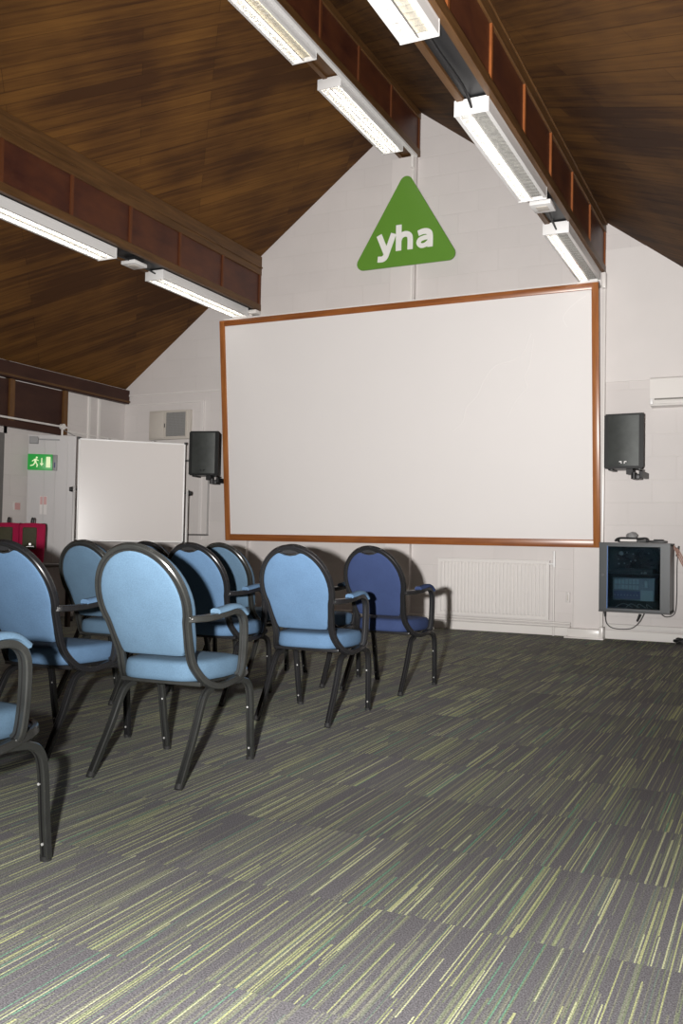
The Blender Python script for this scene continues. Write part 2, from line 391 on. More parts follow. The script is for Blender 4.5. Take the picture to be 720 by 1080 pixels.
# ------------------------------------------------------------------ ceiling beams
RIBS = [YE - .02] + [8.50 - .805 * k for k in range(14)]
def beam(x0, x1, z0, zc, zt_r, zt_l, label, rib='rib_dull', ch='black_plastic'):
    t = thing('ceiling_beam', label, 'beam', ((x0 + x1) / 2, YE, z0), 0, 'plywood box beams under the pitched ceiling')
    w = (x1 - x0) / 2; y0, y1 = YB - YE, .01
    part_box('web_panel', 'panel_wood', t, -w + .018, w - .018, y0, y1, .03, zt_r - z0)
    bm = bmesh.new()
    box(bm, -w, w, y0, y1, zc - z0, max(zt_l, zt_r) - z0 + .0, bev=.004)
    box(bm, w - .001, w + .012, y0, y1, zc - z0 + .08, zc - z0 + .10, bev=.002)
    obj('top_chord', bm, 'chord_wood', t)
    bm = bmesh.new()                                     # bottom chord: two rails with a dark channel between
    for s in (-1, 1): box(bm, *(sorted((s * w, s * (w - .045)))), y0, y1, 0, .075, bev=.003)
    obj('bottom_chord', bm, 'chord_wood', t)
    part_box('cable_channel', ch, t, -w + .046, w - .046, y0, y1, .022, .032)
    for k, ry in enumerate(RIBS):
        bm = bmesh.new()
        for s in (-1, 1):
            xs = sorted((s * (w - .02), s * (w - .002))); box(bm, xs[0], xs[1], ry - YE - .016, ry - YE + .016, .0751, zc - z0 - .0001)
        obj('rib', bm, rib, t)
    return t
beam(-5.93, -5.61, 3.655, 4.085, 4.31, 4.10, 'dark brown panelled beam on the left, nearer the whiteboard side, carrying two lamps')
beam(-3.83, -3.60, 5.19, 5.612, 5.70, 5.70, 'dark red-brown panelled ridge beam at the peak, above the green triangle sign', ch='chord_wood')
beam(-1.82, -1.58, 3.655, 4.075, 4.20, 4.33, 'red-brown panelled beam on the right, above the screen corner and black loudspeaker', 'rib_wood')
# eave beam over the left wall
bm = bmesh.new(); box(bm, XL - .19, XL + .07, YB + .01, YE - .002, 2.625, 2.80, bev=.005)
e = tag(obj('eave_beam', bm, 'panel_dark', None), 'dark brown eave board along the top of the left wall', 'beam')
bm = bmesh.new(); box(bm, .0, .012, YB + .02, YE - .002, .0, .022); r = obj('moulding', bm, 'chord_wood', e, loc=(XL + .07, 0, 2.64))
# timber panelling high on the left wall
t = thing('timber_panelling', 'dark timber panelling with paler posts high on the left wall above the exit door', 'panelling', (XL, 8.22, 2.09))
def pp(name, mat, y0, y1, z0, z1, d): part_box(name, mat, t, .0, d, y0 - 8.22, y1 - 8.22, z0 - 2.09, z1 - 2.09)
pp('board', 'panel_dark', YB + .05, 8.15, 2.13, 2.61, .03)
for y in (8.185, 7.36, 6.50, 5.64): pp('post', 'post_wood', y - .035, y + .035, 2.10, 2.618, .055)
pp('bottom_rail', 'panel_dark', YB + .05, 8.148, 2.09, 2.16, .06)

# ------------------------------------------------------------------ light fittings
def fitting(x0, x1, ztop, y0, y1, label, rows=2, dim=(), group='fluorescent battens under the beams', h=.095):
    xc = (x0 + x1) / 2; w = (x1 - x0) / 2; L = y1 - y0
    t = thing('fluorescent_batten', label, 'ceiling light', (xc, y0, ztop), 0, group)
    bm = bmesh.new()
    box(bm, -w, w, .012, L - .012, -.028, 0, bev=.003)
    for s in (-1, 1):
        xs = sorted((s * w, s * (w - .008))); box(bm, xs[0], xs[1], .012, L - .012, -h, -.0281)
        xs = sorted((s * (w - .009), s * (w - .024))); box(bm, xs[0], xs[1], .012, L - .012, -h, -h + .004)
    obj('housing', bm, 'lamp_white', t)
    for y in (0, L - .012): part_box('end_cap', 'lamp_white', t, -w - .002, w + .002, y, y + .012, -h - .006, .001, bev=.004)
    cx = [-w / 2 + .004, w / 2 - .004]
    for i, c in enumerate(cx):
        if rows == 1 and i == 1: continue
        bm = bmesh.new(); cyl(bm, (c, .03, -.042), (c, L - .03, -.042), .010, 12)
        obj('tube', bm, 'tube_dim' if i in dim else 'tube', t, True)
    bm = bmesh.new()                                     # louvre: spine, sloping sides and cross blades
    box(bm, -.007, .007, .014, L - .014, -h + .001, -.030)
    for s in (-1, 1):
        v = [bm.verts.new(p) for p in ((s * (w - .024), .013, -h + .002), (s * (w - .024), L - .013, -h + .002), (s * (w - .012), L - .013, -.03), (s * (w - .012), .013, -.03))]
        bm.faces.new(v)
    n = int(L / .062)
    for k in range(1, n):
        y = L * k / n
        for s in (-1, 1):
            xs = sorted((s * .0045, s * (w - .0245)))
            box(bm, xs[0], xs[1], y - .0015, y + .0015, -h + .001, -h + .040)
    obj('louvre', bm, 'louvre', t)
    return t
for (x0, x1, zt), nm, dim1 in (((-5.925, -5.70, 3.665), 'left', ()), ((-3.885, -3.645, 5.20), 'ridge', (1,)), ((-1.835, -1.615, 3.665), 'right', (1,))):
    segs = [((7.68, 9.22) if nm != 'ridge' else (7.38, 8.92)), (5.32, 6.88), (2.90, 4.43), (.50, 2.06), (-1.9, -.34)] if nm != 'ridge' else [(7.38, 8.92), (5.36, 6.90), (3.2, 4.74), (.8, 2.36), (-1.6, -.04)]
    if nm == 'left': segs[0] = (7.52, 9.18); segs[1] = (5.22, 6.80)
    words = {'left': ['white louvred lamp on the left beam, nearest the end wall', 'white louvred lamp on the left beam, cut by the left picture edge'],
             'ridge': ['white louvred lamp on the ridge beam, just left of the triangle sign peak', 'white louvred lamp on the ridge beam, cut by the top picture edge'],
             'right': ['white louvred lamp on the right beam ending at the screen corner', 'white louvred lamp on the right beam, middle one with a bright white strip', 'white louvred lamp on the right beam, nearest the camera at the top edge']}[nm]
    for k, (a0, a1) in enumerate(segs[:len(words)]):
        lb = words[k] if k < len(words) else 'white louvred lamp on the %s beam behind the seats, out of frame' % nm
        if nm == 'right' and k < 2: f = fitting(x0, x1, zt, a0, a1, lb, 1)
        else: f = fitting(x0, x1, zt, a0, a1, lb, 2, dim1 if k else ())
for xx, nm in ((-5.79, 'left'), (-1.715, 'right')):
    t = thing('ceiling_sensor', 'small white square sensor box between the two farther lamps on the %s beam' % nm, 'sensor', (xx, 7.17, 3.66))
    part_box('case', 'lamp_white', t, -.085, .085, -.10, .10, -.055, -.02, bev=.006)
    part_box('lens', 'grille_cream', t, -.045, .045, -.05, .05, -.060, -.054, bev=.002)
    part_box('back_plate', 'black_plastic', t, -.06, .06, -.07, .07, -.021, .02)
def cable(label, pts, r=.006, mat='black_plastic', name='power_cable', cat='cable'):
    bm = bmesh.new(); tube(bm, pts, r, 6, 3); return tag(obj(name, bm, mat, None, True), label, cat)
cable('black cable hanging under the right beam between the near and middle lamps', [(-1.70, 4.40, 3.63), (-1.72, 4.7, 3.648), (-1.71, 5.1, 3.640), (-1.72, 5.31, 3.60)], .009)
cable('black cable under the right beam between the middle lamp and the sensor', [(-1.71, 6.86, 3.64), (-1.73, 7.0, 3.63), (-1.72, 7.1, 3.65)], .008)
cable('black cable under the right beam between the sensor and the farthest lamp', [(-1.70, 7.27, 3.65), (-1.72, 7.5, 3.63), (-1.72, 7.69, 3.60)], .008)
cable('black cable under the left beam between the two lamps', [(-5.80, 6.8, 3.63), (-5.78, 7.1, 3.64), (-5.80, 7.54, 3.63)], .009)
bm = bmesh.new(); box(bm, -.02, .02, YB + .1, 9.25, -.03, .0, bev=.003)
tag(obj('ridge_trunking', bm, 'lamp_white', None, loc=(-3.625, 0, 5.19)), 'pale conduit strip along the underside of the ridge beam', 'trunking')
def drop(label, x, y, z0, z1, w=.03):
    t = thing('cable_conduit', label, 'conduit', (x, y, z0)); part_box('conduit_strip', 'white_gloss', t, -w / 2, w / 2, -.03, 0, 0, z1 - z0, bev=.004)
    part_box('elbow', 'white_gloss', t, -w / 2 - .006, w / 2 + .006, -.075, .0, z1 - z0 - .14, z1 - z0 + .02, bev=.012)
    return t
drop('white vertical conduit down the pier between screen and right loudspeaker', -1.578, YE - .07, .10, 3.62, .028)
drop('thin white conduit from the ridge beam down behind the triangle sign', -3.645, YE - .07, 3.50, 5.17, .022)
t = thing('cable_elbow', 'small white conduit elbow where the left beam meets the wall above the screen corner', 'conduit', (-5.66, YE, 3.63))
part_box('conduit_strip', 'white_gloss', t, -.06, .06, -.13, -.01, -.03, .02, bev=.015)

# ------------------------------------------------------------------ projection screen
Yb, Yt = 9.235, 8.995
t = thing('projection_screen', 'huge off-white projection screen in an orange-brown wooden frame on the end wall', 'screen', (-3.78, Yb, .90))
zt = 3.488 - .90; ang = math.atan2(Yb - Yt, zt); H = math.hypot(zt, Yb - Yt); hw = 2.187
def rot_part(o): o.rotation_euler = (ang, 0, 0); return o
screen_root = t
rot_part(part_box('screen_panel', 'screen', t, -hw + .05, hw - .05, -.005, .03, .05, H - .05))
fw = .068
rot_part(part_box('frame_rail', 'frame_wood_h', t, -hw, hw, -.022, .028, 0, fw + .01, bev=.006))
rot_part(part_box('frame_rail', 'frame_wood_h', t, -hw, hw, -.022, .028, H - fw, H, bev=.006))
rot_part(part_box('frame_stile', 'frame_wood_v', t, -hw, -hw + fw, -.0235, .028, .0, H, bev=.006))
rot_part(part_box('frame_stile', 'frame_wood_v', t, hw - fw, hw, -.0235, .028, .0, H, bev=.006))
bm = bmesh.new()
box(bm, -hw + .02, hw - .02, -.20, YE - Yb - .012, zt + .005, zt + .03)
obj('top_batten', bm, 'white_gloss', t)
for x in (-2.02, 0.02, 2.03): part_box('wall_bracket', 'white_gloss', t, x - .04, x + .04, -.19, .012, zt - .25, zt - .21)

# hairline creases in the screen surface, slightly paler than it
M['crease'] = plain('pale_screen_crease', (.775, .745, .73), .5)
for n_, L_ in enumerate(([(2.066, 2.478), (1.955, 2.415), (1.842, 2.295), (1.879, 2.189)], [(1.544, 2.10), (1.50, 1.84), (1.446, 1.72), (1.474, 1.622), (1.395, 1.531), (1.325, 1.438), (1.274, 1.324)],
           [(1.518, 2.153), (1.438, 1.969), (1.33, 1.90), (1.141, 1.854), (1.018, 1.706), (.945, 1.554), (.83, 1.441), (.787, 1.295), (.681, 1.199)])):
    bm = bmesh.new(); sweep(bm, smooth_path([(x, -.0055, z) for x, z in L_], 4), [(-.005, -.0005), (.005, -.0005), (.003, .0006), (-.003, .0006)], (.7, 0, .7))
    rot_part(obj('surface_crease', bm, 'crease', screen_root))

# ------------------------------------------------------------------ green triangle sign
def tri_outline(r=.075, W=1.155, Hh=.995, n=8):
    A = [(-W / 2, 0), (W / 2, 0), (0, Hh)]; pts = []
    # inset centre of each rounding
    cen = []
    hx = W / 2; al = math.atan2(Hh, hx)
    # extend so the rounded shape spans the box
    bx = hx - r; cen = [(-bx, r, PI / 2 + al, 3 * PI / 2), (bx, r, -PI / 2, PI / 2 - al), (0, Hh - r, PI / 2 - al, PI / 2 + al)]
    for cx, cz, a0, a1 in cen:
        for k in range(n + 1):
            a_ = a0 + (a1 - a0) * k / n; pts.append((cx + r * math.cos(a_), cz + r * math.sin(a_)))
    return pts
t = thing('triangle_sign', 'green rounded triangle sign with white letters yha above the projection screen', 'sign', (-3.715, YE - .105, 3.955))
bm = bmesh.new(); pts = tri_outline()
f0 = [bm.verts.new((x, -.02, z)) for x, z in pts]; f1 = [bm.verts.new((x, 0, z)) for x, z in pts]
bm.faces.new(f0); bm.faces.new(list(reversed(f1)))
for i in range(len(pts)): j = (i + 1) % len(pts); bm.faces.new((f0[i], f1[i], f1[j], f0[j]))
obj('sign_board', bm, 'green', t)
def text_mesh(name, s, size, mat, parent, loc, bold=.02, depth=.004, sp=1., rot=(PI / 2, 0, 0), xs=1.):
    cu = bpy.data.curves.new(name, 'FONT'); cu.body = s; cu.size = size; cu.offset = bold; cu.extrude = depth
    cu.align_x = 'CENTER'; cu.space_character = sp; cu.resolution_u = 6
    o = bpy.data.objects.new(name + '_tmp', cu); C.objects.link(o)
    dg = bpy.context.evaluated_depsgraph_get(); me = bpy.data.meshes.new_from_object(o.evaluated_get(dg))
    bpy.data.objects.remove(o)
    me.name = name
    for v in me.vertices: v.co.x *= xs
    me.materials.clear(); me.materials.append(M[mat])
    r = bpy.data.objects.new(name, me); C.objects.link(r); r.parent = parent; r.location = loc; r.rotation_euler = rot
    return r
def stroke(bm, pts, w, y0=-.005, y1=0.):
    P = [Vector((p[0], 0, p[1])) for p in pts]; L = []; R_ = []
    for i, p in enumerate(P):
        t_ = (P[min(i + 1, len(P) - 1)] - P[max(i - 1, 0)]).normalized(); n_ = Vector((-t_.z, 0, t_.x))
        L.append(p + n_ * w / 2); R_.append(p - n_ * w / 2)
    v = [[bm.verts.new((q.x, y, q.z)) for q in (l_, r_) for y in (y0, y1)] for l_, r_ in zip(L, R_)]
    for i in range(len(v) - 1):
        a_, b_ = v[i], v[i + 1]
        for q in ((0, 2), (2, 3), (3, 1), (1, 0)): bm.faces.new((a_[q[0]], a_[q[1]], b_[q[1]], b_[q[0]]))
    bm.faces.new((v[0][0], v[0][1], v[0][3], v[0][2])); bm.faces.new((v[-1][0], v[-1][1], v[-1][3], v[-1][2]))
def curve2(pts, sub=5): return [(p.x, p.z) for p in smooth_path([(x, 0, z) for x, z in pts], sub)]
bm = bmesh.new(); W_ = .066
stroke(bm, [(.032, .200), (.118, -.002)], W_)
stroke(bm, [(.208, .200), (.130, -.005)] + curve2([(.130, -.005), (.112, -.048), (.080, -.072), (.020, -.070)])[1:], W_, -.0052)
ox = .238
stroke(bm, [(ox + .03, 0), (ox + .03, .288)], W_); stroke(bm, curve2([(ox + .032, .110), (ox + .055, .158), (ox + .105, .178), (ox + .152, .160), (ox + .166, .115), (ox + .166, .0)]), W_ * .95, -.0052)
ox = .468
stroke(bm, curve2([(ox + .168, .0), (ox + .168, .12), (ox + .150, .165), (ox + .095, .180), (ox + .028, .164)]), W_ * .95)
stroke(bm, curve2([(ox + .165, .112), (ox + .10, .108), (ox + .048, .090), (ox + .036, .055), (ox + .066, .024), (ox + .115, .030), (ox + .162, .062)]), W_ * .78, -.0052)
l = obj('lettering', bm, 'sign_white', t, loc=(-.343, -.0205, .170))
l['label'] = 'white lowercase letters yha'

# ------------------------------------------------------------------ things on the end wall
def radiator():
    x0, x1, z0, z1 = -3.29, -2.10, .16, .755; W = x1 - x0; Hh = z1 - z0
    t = thing('radiator', 'white ribbed panel radiator under the right half of the projection screen', 'radiator', (x0, YE, z0))
    bm = bmesh.new(); ya, yb = -.085, -.05
    n = 30; xs = []
    prof = [(0., ya + .008)]
    for k in range(n):
        c = .03 + (W - .06) * (k + .5) / n; d = (W - .06) / n
        prof += [(c - d * .42, ya + .008), (c - d * .22, ya), (c + d * .22, ya), (c + d * .42, ya + .008)]
    prof.append((W, ya + .008))
    zs = [(0., .008), (.028, .008), (.045, 0.), (Hh - .045, 0.), (Hh - .028, .008), (Hh, .008)]
    grid = []
    for z, fl in zs: grid.append([bm.verts.new((x, (ya + .008) if fl else y, z)) for x, y in prof])
    for i in range(len(zs) - 1):
        for j in range(len(prof) - 1): bm.faces.new((grid[i][j], grid[i][j + 1], grid[i + 1][j + 1], grid[i + 1][j]))
    box(bm, 0, W, ya + .0085, yb, 0, Hh)
    obj('panel', bm, 'rad', t)
    bm = bmesh.new(); box(bm, -.003, W + .003, yb - .03, -.02, Hh - .012, Hh + .002, bev=.002); obj('top_grille', bm, 'rad', t)
    for q in (.15, W - .19): part_box('bracket', 'rad', t, q, q + .04, yb, -.001, .08, Hh - .1)
    bm = bmesh.new(); cyl(bm, (W, -.06, Hh - .03), (W + .04, -.06, Hh - .03), .012); cyl(bm, (W + .045, -.06, Hh - .06), (W + .045, -.06, Hh + .02), .015)
    cyl(bm, (W + .045, -.06, Hh + .02), (W + .045, -.06, Hh + .10), .012)
    o = obj('valve', bm, 'alu_white', t, True)
    bm = bmesh.new(); cyl(bm, (W + .045, -.06, -z0 + .0), (W + .045, -.06, Hh - .06), .009); obj('feed_pipe', bm, 'white_gloss', t, True)
radiator()
t = thing('socket_plate', 'small white blanking plate on the wall between radiator and pier', 'socket', (-1.90, YE, .34))
part_box('plate', 'label_white', t, -.04, .0, -.03, 0, 0, .10, bev=.004); part_box('rocker', 'grille_cream', t, -.026, -.014, -.034, -.029, .02, .08, bev=.001)

# vent grille left of the screen
t = thing('extractor_vent', 'cream extractor fan unit with square mesh grille high in the left corner', 'vent', (-7.185, YE, 2.145))
W, Hh = .625, .365
part_box('case', 'grille_cream', t, 0, W, -.05, 0, 0, Hh, bev=.008)
part_box('flap', 'grille_cream', t, .02, .235, -.062, -.048, .02, Hh - .02, bev=.004)
bm = bmesh.new()
gx0, gx1, gz0, gz1 = .27, W - .06, .035, Hh - .03
for a0, a1, b0, b1 in ((gx0 - .012, gx0, gz0 - .012, gz1 + .012), (gx1, gx1 + .012, gz0 - .012, gz1 + .012), (gx0, gx1, gz0 - .012, gz0), (gx0, gx1, gz1, gz1 + .012)):
    box(bm, a0, a1, -.064, -.045, b0, b1)
obj('grille_frame', bm, 'grille_cream', t)
bm = bmesh.new(); n = 16
for k in range(1, n): x = gx0 + (gx1 - gx0) * k / n; box(bm, x - .003, x + .003, -.060, -.055, gz0, gz1)
for k in range(1, n): z = gz0 + (gz1 - gz0) * k / n; box(bm, gx0, gx1, -.0601, -.0551, z - .003, z + .003)
obj('grille_mesh', bm, 'grey_plastic', t)
part_box('grille_back', 'grille_dark', t, gx0, gx1, -.0545, -.0505, gz0, gz1)
bm = bmesh.new(); box(bm, .247, .253, -.066, -.05, .15, .20); obj('latch', bm, 'black_plastic', t)

# air conditioner at the right edge
t = thing('air_conditioner', 'white wall-mounted air conditioner unit cut off by the right picture edge', 'air conditioner', (-1.125, YE, 2.275))
bm = bmesh.new(); prof = [(0, .27), (-.185, .27), (-.20, .255), (-.20, .065), (-.17, .0), (0, 0)]
for x in (0, .85): pass
a = [bm.verts.new((0, y, z)) for y, z in prof]; b = [bm.verts.new((.85, y, z)) for y, z in prof]
bm.faces.new(a); bm.faces.new(b)
for i in range(len(prof)): j = (i + 1) % len(prof); bm.faces.new((a[i], a[j], b[j], b[i]))
obj('casing', bm, 'white_gloss', t)
part_box('outlet_slot', 'grille_dark', t, .04, .81, -.2015, -.19, .052, .066)
part_box('louvre_flap', 'white_gloss', t, .035, .815, -.207, -.195, .012, .048, bev=.003)
part_box('end_trim', 'alu_white', t, .0, .028, -.206, -.17, .008, .07, bev=.006)

def speaker(loc, rz, label, logo):
    t = thing('loudspeaker', label, 'loudspeaker', loc, rz, 'wall loudspeakers')
    W, Hh, D = .375, .525, .27
    bm = bmesh.new()
    o = [(-W / 2, -D / 2), (W / 2, -D / 2), (W / 2 - .06, D / 2), (-W / 2 + .06, D / 2)]
    a = [bm.verts.new((x, y, 0)) for x, y in o]; b = [bm.verts.new((x, y, Hh)) for x, y in o]
    bm.faces.new(a); bm.faces.new(b)
    for i in range(4): bm.faces.new((a[i], a[(i + 1) % 4], b[(i + 1) % 4], b[i]))
    bmesh.ops.bevel(bm, geom=bm.edges[:], offset=.012, segments=2, affect='EDGES')
    obj('casing', bm, 'speaker_black', t, True)
    bm = bmesh.new(); n = 12                               # gently bowed grille
    cols = []
    for k in range(n + 1):
        x = -W / 2 + .045 + (W - .09) * k / n; y = -D / 2 - .004 - .016 * (1 - (2 * k / n - 1) ** 2)
        cols.append([bm.verts.new((x, y, .022)), bm.verts.new((x, y, Hh - .022)), bm.verts.new((x, -D / 2 + .004, Hh - .022)), bm.verts.new((x, -D / 2 + .004, .022))])
    for k in range(n):
        for q in range(4): bm.faces.new((cols[k][q], cols[k + 1][q], cols[k + 1][(q + 1) % 4], cols[k][(q + 1) % 4]))
    bm.faces.new(cols[0]); bm.faces.new(list(reversed(cols[-1])))
    obj('grille', bm, 'speaker_grille', t, True)
    bm = bmesh.new()                                       # small chevron badge
    for s in (-1, 1):
        box(bm, *(sorted((s * .012, s * .034))), -D / 2 - .026, -D / 2 - .014, .058, .068); box(bm, *(sorted((s * .010, s * .018))), -D / 2 - .026, -D / 2 - .014, .044, .058)
    obj('badge', bm, 'alu_white' if logo else 'speaker_black', t)
    for s in (-1, 1): part_box('foot_pad', 'speaker_black', t, s * .13 - .02, s * .13 + .02, -.10, .10, -.014, .002, bev=.003)
    bm = bmesh.new()
    box(bm, .01, .07, -.06, .06, -.05, 0); box(bm, .05, .13, -.04, .13, -.095, -.045, bev=.006); box(bm, .12, .155, -.02, .285 if rz < 0 else .225, -.075, -.02)
    cyl(bm, (.08, -.05, -.095), (.08, -.05, -.035), .022)
    obj('bracket', bm, 'black_plastic', t, True)
    return t
speaker((-1.325, 9.05, 1.655), math.radians(-4), 'black loudspeaker with small badge on the wall right of the screen, above the cabinet', True)
speaker((-6.16, 9.08, 1.66), math.radians(14), 'black loudspeaker on the wall left of the screen frame, below the vent', False)

# equipment cabinet
t = thing('equipment_cabinet', 'slate-grey wall cabinet with glass door full of amplifier gear, right of the screen', 'cabinet', (-1.23, YE, .305))
W, Hh, D = .64, .635, .40; hw = W / 2
bm = bmesh.new()
box(bm, -hw, -hw + .014, -D + .02, -.005, 0, Hh); box(bm, hw - .014, hw, -D + .02, -.005, 0, Hh)
box(bm, -hw, hw, -D + .02, -.005, Hh - .014, Hh + .001); box(bm, -hw, hw, -D + .02, -.005, -.001, .014); box(bm, -hw, hw, -.018, -.004, 0, Hh)
obj('casing', bm, 'rack_grey', t)
part_box('inner_lining', 'rack_inside', t, -hw + .015, hw - .015, -.03, -.019, .015, Hh - .015)
bm = bmesh.new()
y0, y1 = -D - .002, -D + .019
box(bm, -hw, -hw + .078, y0, y1, .0, Hh); box(bm, hw - .085, hw, y0, y1, 0, Hh)
box(bm, -hw + .078, hw - .085, y0, y1, 0, .024); box(bm, -hw + .078, hw - .085, y0, y1, Hh - .026, Hh)
d = obj('door', bm, 'rack_grey', t)
part_box('glass_pane', 'glass', d, -hw + .079, hw - .086, y0 + .008, y0 + .012, .025, Hh - .027)
part_box('edge_strip', 'rack_blue', d, -hw + .073, -hw + .081, y0 - .003, y0 + .002, .02, Hh - .02)
bm = bmesh.new(); cyl(bm, (-hw + .035, y0 - .008, Hh * .53), (-hw + .035, y0 + .001, Hh * .53), .010); obj('lock', bm, 'chrome', d, True)
part_box('shelf', 'rack_grey', t, -hw + .016, hw - .016, -D + .06, -.031, .345, .353)
u = part_box('amplifier', 'amp_grey', t, -.20, .18, -D + .06, -.06, .10, .315, bev=.004)
fy = -D + .06
part_box('face_panel', 'amp_blue', u, -.19, .05, fy - .004, fy, .115, .19)
part_box('side_unit', 'amp_light', u, .055, .165, fy - .006, fy, .10, .20)
bm = bmesh.new()
for k in range(7): x = -.185 + k * .033; box(bm, x, x + .026, fy - .008, fy, .205, .245); box(bm, x, x + .026, fy - .006, fy, .255, .300)
obj('keys', bm, 'amp_light', u)
bm = bmesh.new()
for k in range(8): x = -.18 + k * .029; cyl(bm, (x, fy - .010, .15), (x, fy - .003, .15), .006, 8)
obj('knobs', bm, 'grey_plastic', u)
part_box('handset', 'amp_light', u, .09, .12, fy - .02, fy, .225, .29, bev=.004)
u = part_box('radio_receiver', 'rack_inside', t, -.20, .16, -D + .09, -.08, .354, .40, bev=.003)
bm = bmesh.new(); rr = random.Random(3)
for k in range(16):
    x = -.19 + rr.random() * .36; z = .42 + rr.random() * .13; r = .008 + rr.random() * .010
    cyl(bm, (x, -D + .10, z), (x, -.04, z), r, 10)
for k in range(6):
    x = -.2 + rr.random() * .38; pts = [(x, -D + .12, .58), (x + rr.uniform(-.05, .05), -D + .07, .50), (x + rr.uniform(-.1, .1), -D + .09, .42)]
    tube(bm, pts, .005, 6, 4)
obj('cable_plugs', bm, 'black_plastic', t, True)
bm = bmesh.new()
for x, z, r in ((-.13, .545, .020), (-.075, .552, .008), (-.15, .445, .008), (-.10, .45, .006), (-.04, .47, .007), (.0, .48, .010), (.09, .36, .015), (.06, .362, .008), (.12, .55, .008), (-.02, .54, .008), (-.155, .49, .006)):
    cyl(bm, (x, -D + .075, z), (x, -D + .10, z), r, 10)
obj('sockets', bm, 'grey_plastic', t, True)
bm = bmesh.new()
for k in range(4): tube(bm, [(-.18 + k * .1, -D + .06, .03), (-.1 + k * .07, -D + .05, .07), (-.02 + k * .06, -D + .08, .035)], .004, 6, 4)
obj('loose_cable', bm, 'grey_plastic', t, True)
bm = bmesh.new()
for k in range(3): box(bm, -.12 + k * .09, -.09 + k * .09, -D - .006, -D + .0, Hh - .01 , Hh - .004)
obj('hinge', bm, 'black_plastic', t)
part_box('top_rim', 'black_plastic', t, -hw - .002, hw + .002, -D - .006, -.006, Hh + .001, Hh + .012)
part_box('bottom_rim', 'black_plastic', t, -hw - .002, hw + .002, -D - .006, -.006, -.012, -.0012)

t = thing('network_router', 'black flat router with a grey lump on it, left on top of the equipment cabinet', 'router', (-1.265, 9.08, .955))
part_box('case', 'black_plastic', t, -.13, .14, -.09, .09, 0, .028, bev=.010)
bm = bmesh.new(); tube(bm, [(-.15, -.09, .010), (-.13, -.095, .032), (-.08, -.10, .042), (.05, -.10, .036), (.13, -.09, .040), (.15, -.08, .008)], .010, 8, 4)
obj('lead', bm, 'black_plastic', t, True)
part_box('paper', 'label_white', t, -.10, .05, -.115, -.085, .008, .030)
bm = bmesh.new(); bmesh.ops.create_icosphere(bm, subdivisions=2, radius=1.)
rr = random.Random(5)
for v in bm.verts: v.co = Vector((v.co.x * .05 - .01, v.co.y * .04, v.co.z * .042 + .06)) * 1. + Vector((rr.uniform(-.008, .008), rr.uniform(-.008, .008), rr.uniform(-.008, .008)))
obj('crumpled_bag', bm, 'grey_plastic', t)
t = thing('set_top_box', 'thin black box lying at the right on top of the equipment cabinet', 'box', (-1.035, 9.07, .955))
part_box('case', 'black_plastic', t, -.075, .075, -.10, .09, 0, .022, bev=.005)
bm = bmesh.new(); box(bm, -.035, .045, -.04, .04, .022, .034, bev=.004); obj('lid', bm, 'groove', t)

def plug_cable(label, pts, ends, mat='black_plastic', r=.0045):
    bm = bmesh.new(); tube(bm, pts, r, 6, 5)
    o = tag(obj('power_cable', bm, mat, None, True), label, 'cable')
    for p0, p1 in ends:
        bm = bmesh.new(); cyl(bm, p0, p1, .014, 10, .009); obj('plug', bm, 'black_plastic', o, True)
    return o
plug_cable('thin black cable looping under the equipment cabinet with a plug at each side', [(-1.535, 9.20, .235), (-1.52, 9.20, .16), (-1.45, 9.20, .115), (-1.30, 9.20, .12), (-1.22, 9.2, .18), (-1.17, 9.18, .27), (-1.165, 9.17, .290)],
           [((-1.54, 9.20, .285), (-1.535, 9.20, .225)), ((-1.205, 9.19, .265), (-1.235, 9.195, .195))])
plug_cable('black cable looping from the cabinet base up the wall at its right side', [(-1.02, 9.15, .288), (-.97, 9.22, .250), (-.90, 9.28, .285), (-.885, 9.30, .45), (-.885, 9.305, .70), (-.88, 9.305, .84)],
           [((-.885, 9.305, .83), (-.868, 9.30, .93))])
bm = bmesh.new()
for k in range(6):
    o_ = (k % 3) * .012; tube(bm, [(-.902, 9.19 + .01 * k, .93 - .008 * k), (-.90 + o_, 9.27, .90), (-.86 + o_, 9.29, .80 + o_), (-.80 + o_, 9.30, .70), (-.70 + o_, 9.30, .64 + .01 * k)], .006, 6, 4)
tag(obj('cable_bundle', bm, 'copper', None, True), 'pinkish-brown bundle of cables leaving the cabinet to the right', 'cable')
bm = bmesh.new(); pts = []
for k in range(40):
    a_ = k * .62; pts.append((-.80 + (.085 + .02 * math.sin(k)) * math.cos(a_), 9.16 + .055 * math.sin(a_), .010 + .0012 * k + .006 * math.sin(k * 1.7)))
tube(bm, pts, .007, 6, 3)
tag(obj('cable_coil', bm, 'black_plastic', None, True), 'dark coil of cable on the carpet against the end wall at the right edge', 'cable')
# fixed whiteboard behind the mobile one
t = thing('wall_whiteboard', 'pale whiteboard fixed to the end wall, mostly behind the mobile whiteboard', 'whiteboard', (-6.75, YE, .97))
part_box('panel', 'wboard', t, -.46, .46, -.02, -.004, 0, .90)
for q in (.455, -.468): part_box('side_trim', 'alu', t, q, q + .013, -.026, 0, .0, .91, bev=.002)
part_box('top_rail', 'steel_frame', t, -.46, .455, -.035, 0, .89, .915)
part_box('pen_tray', 'steel_frame', t, -.46, .47, -.06, 0, -.02, .0, bev=.004)

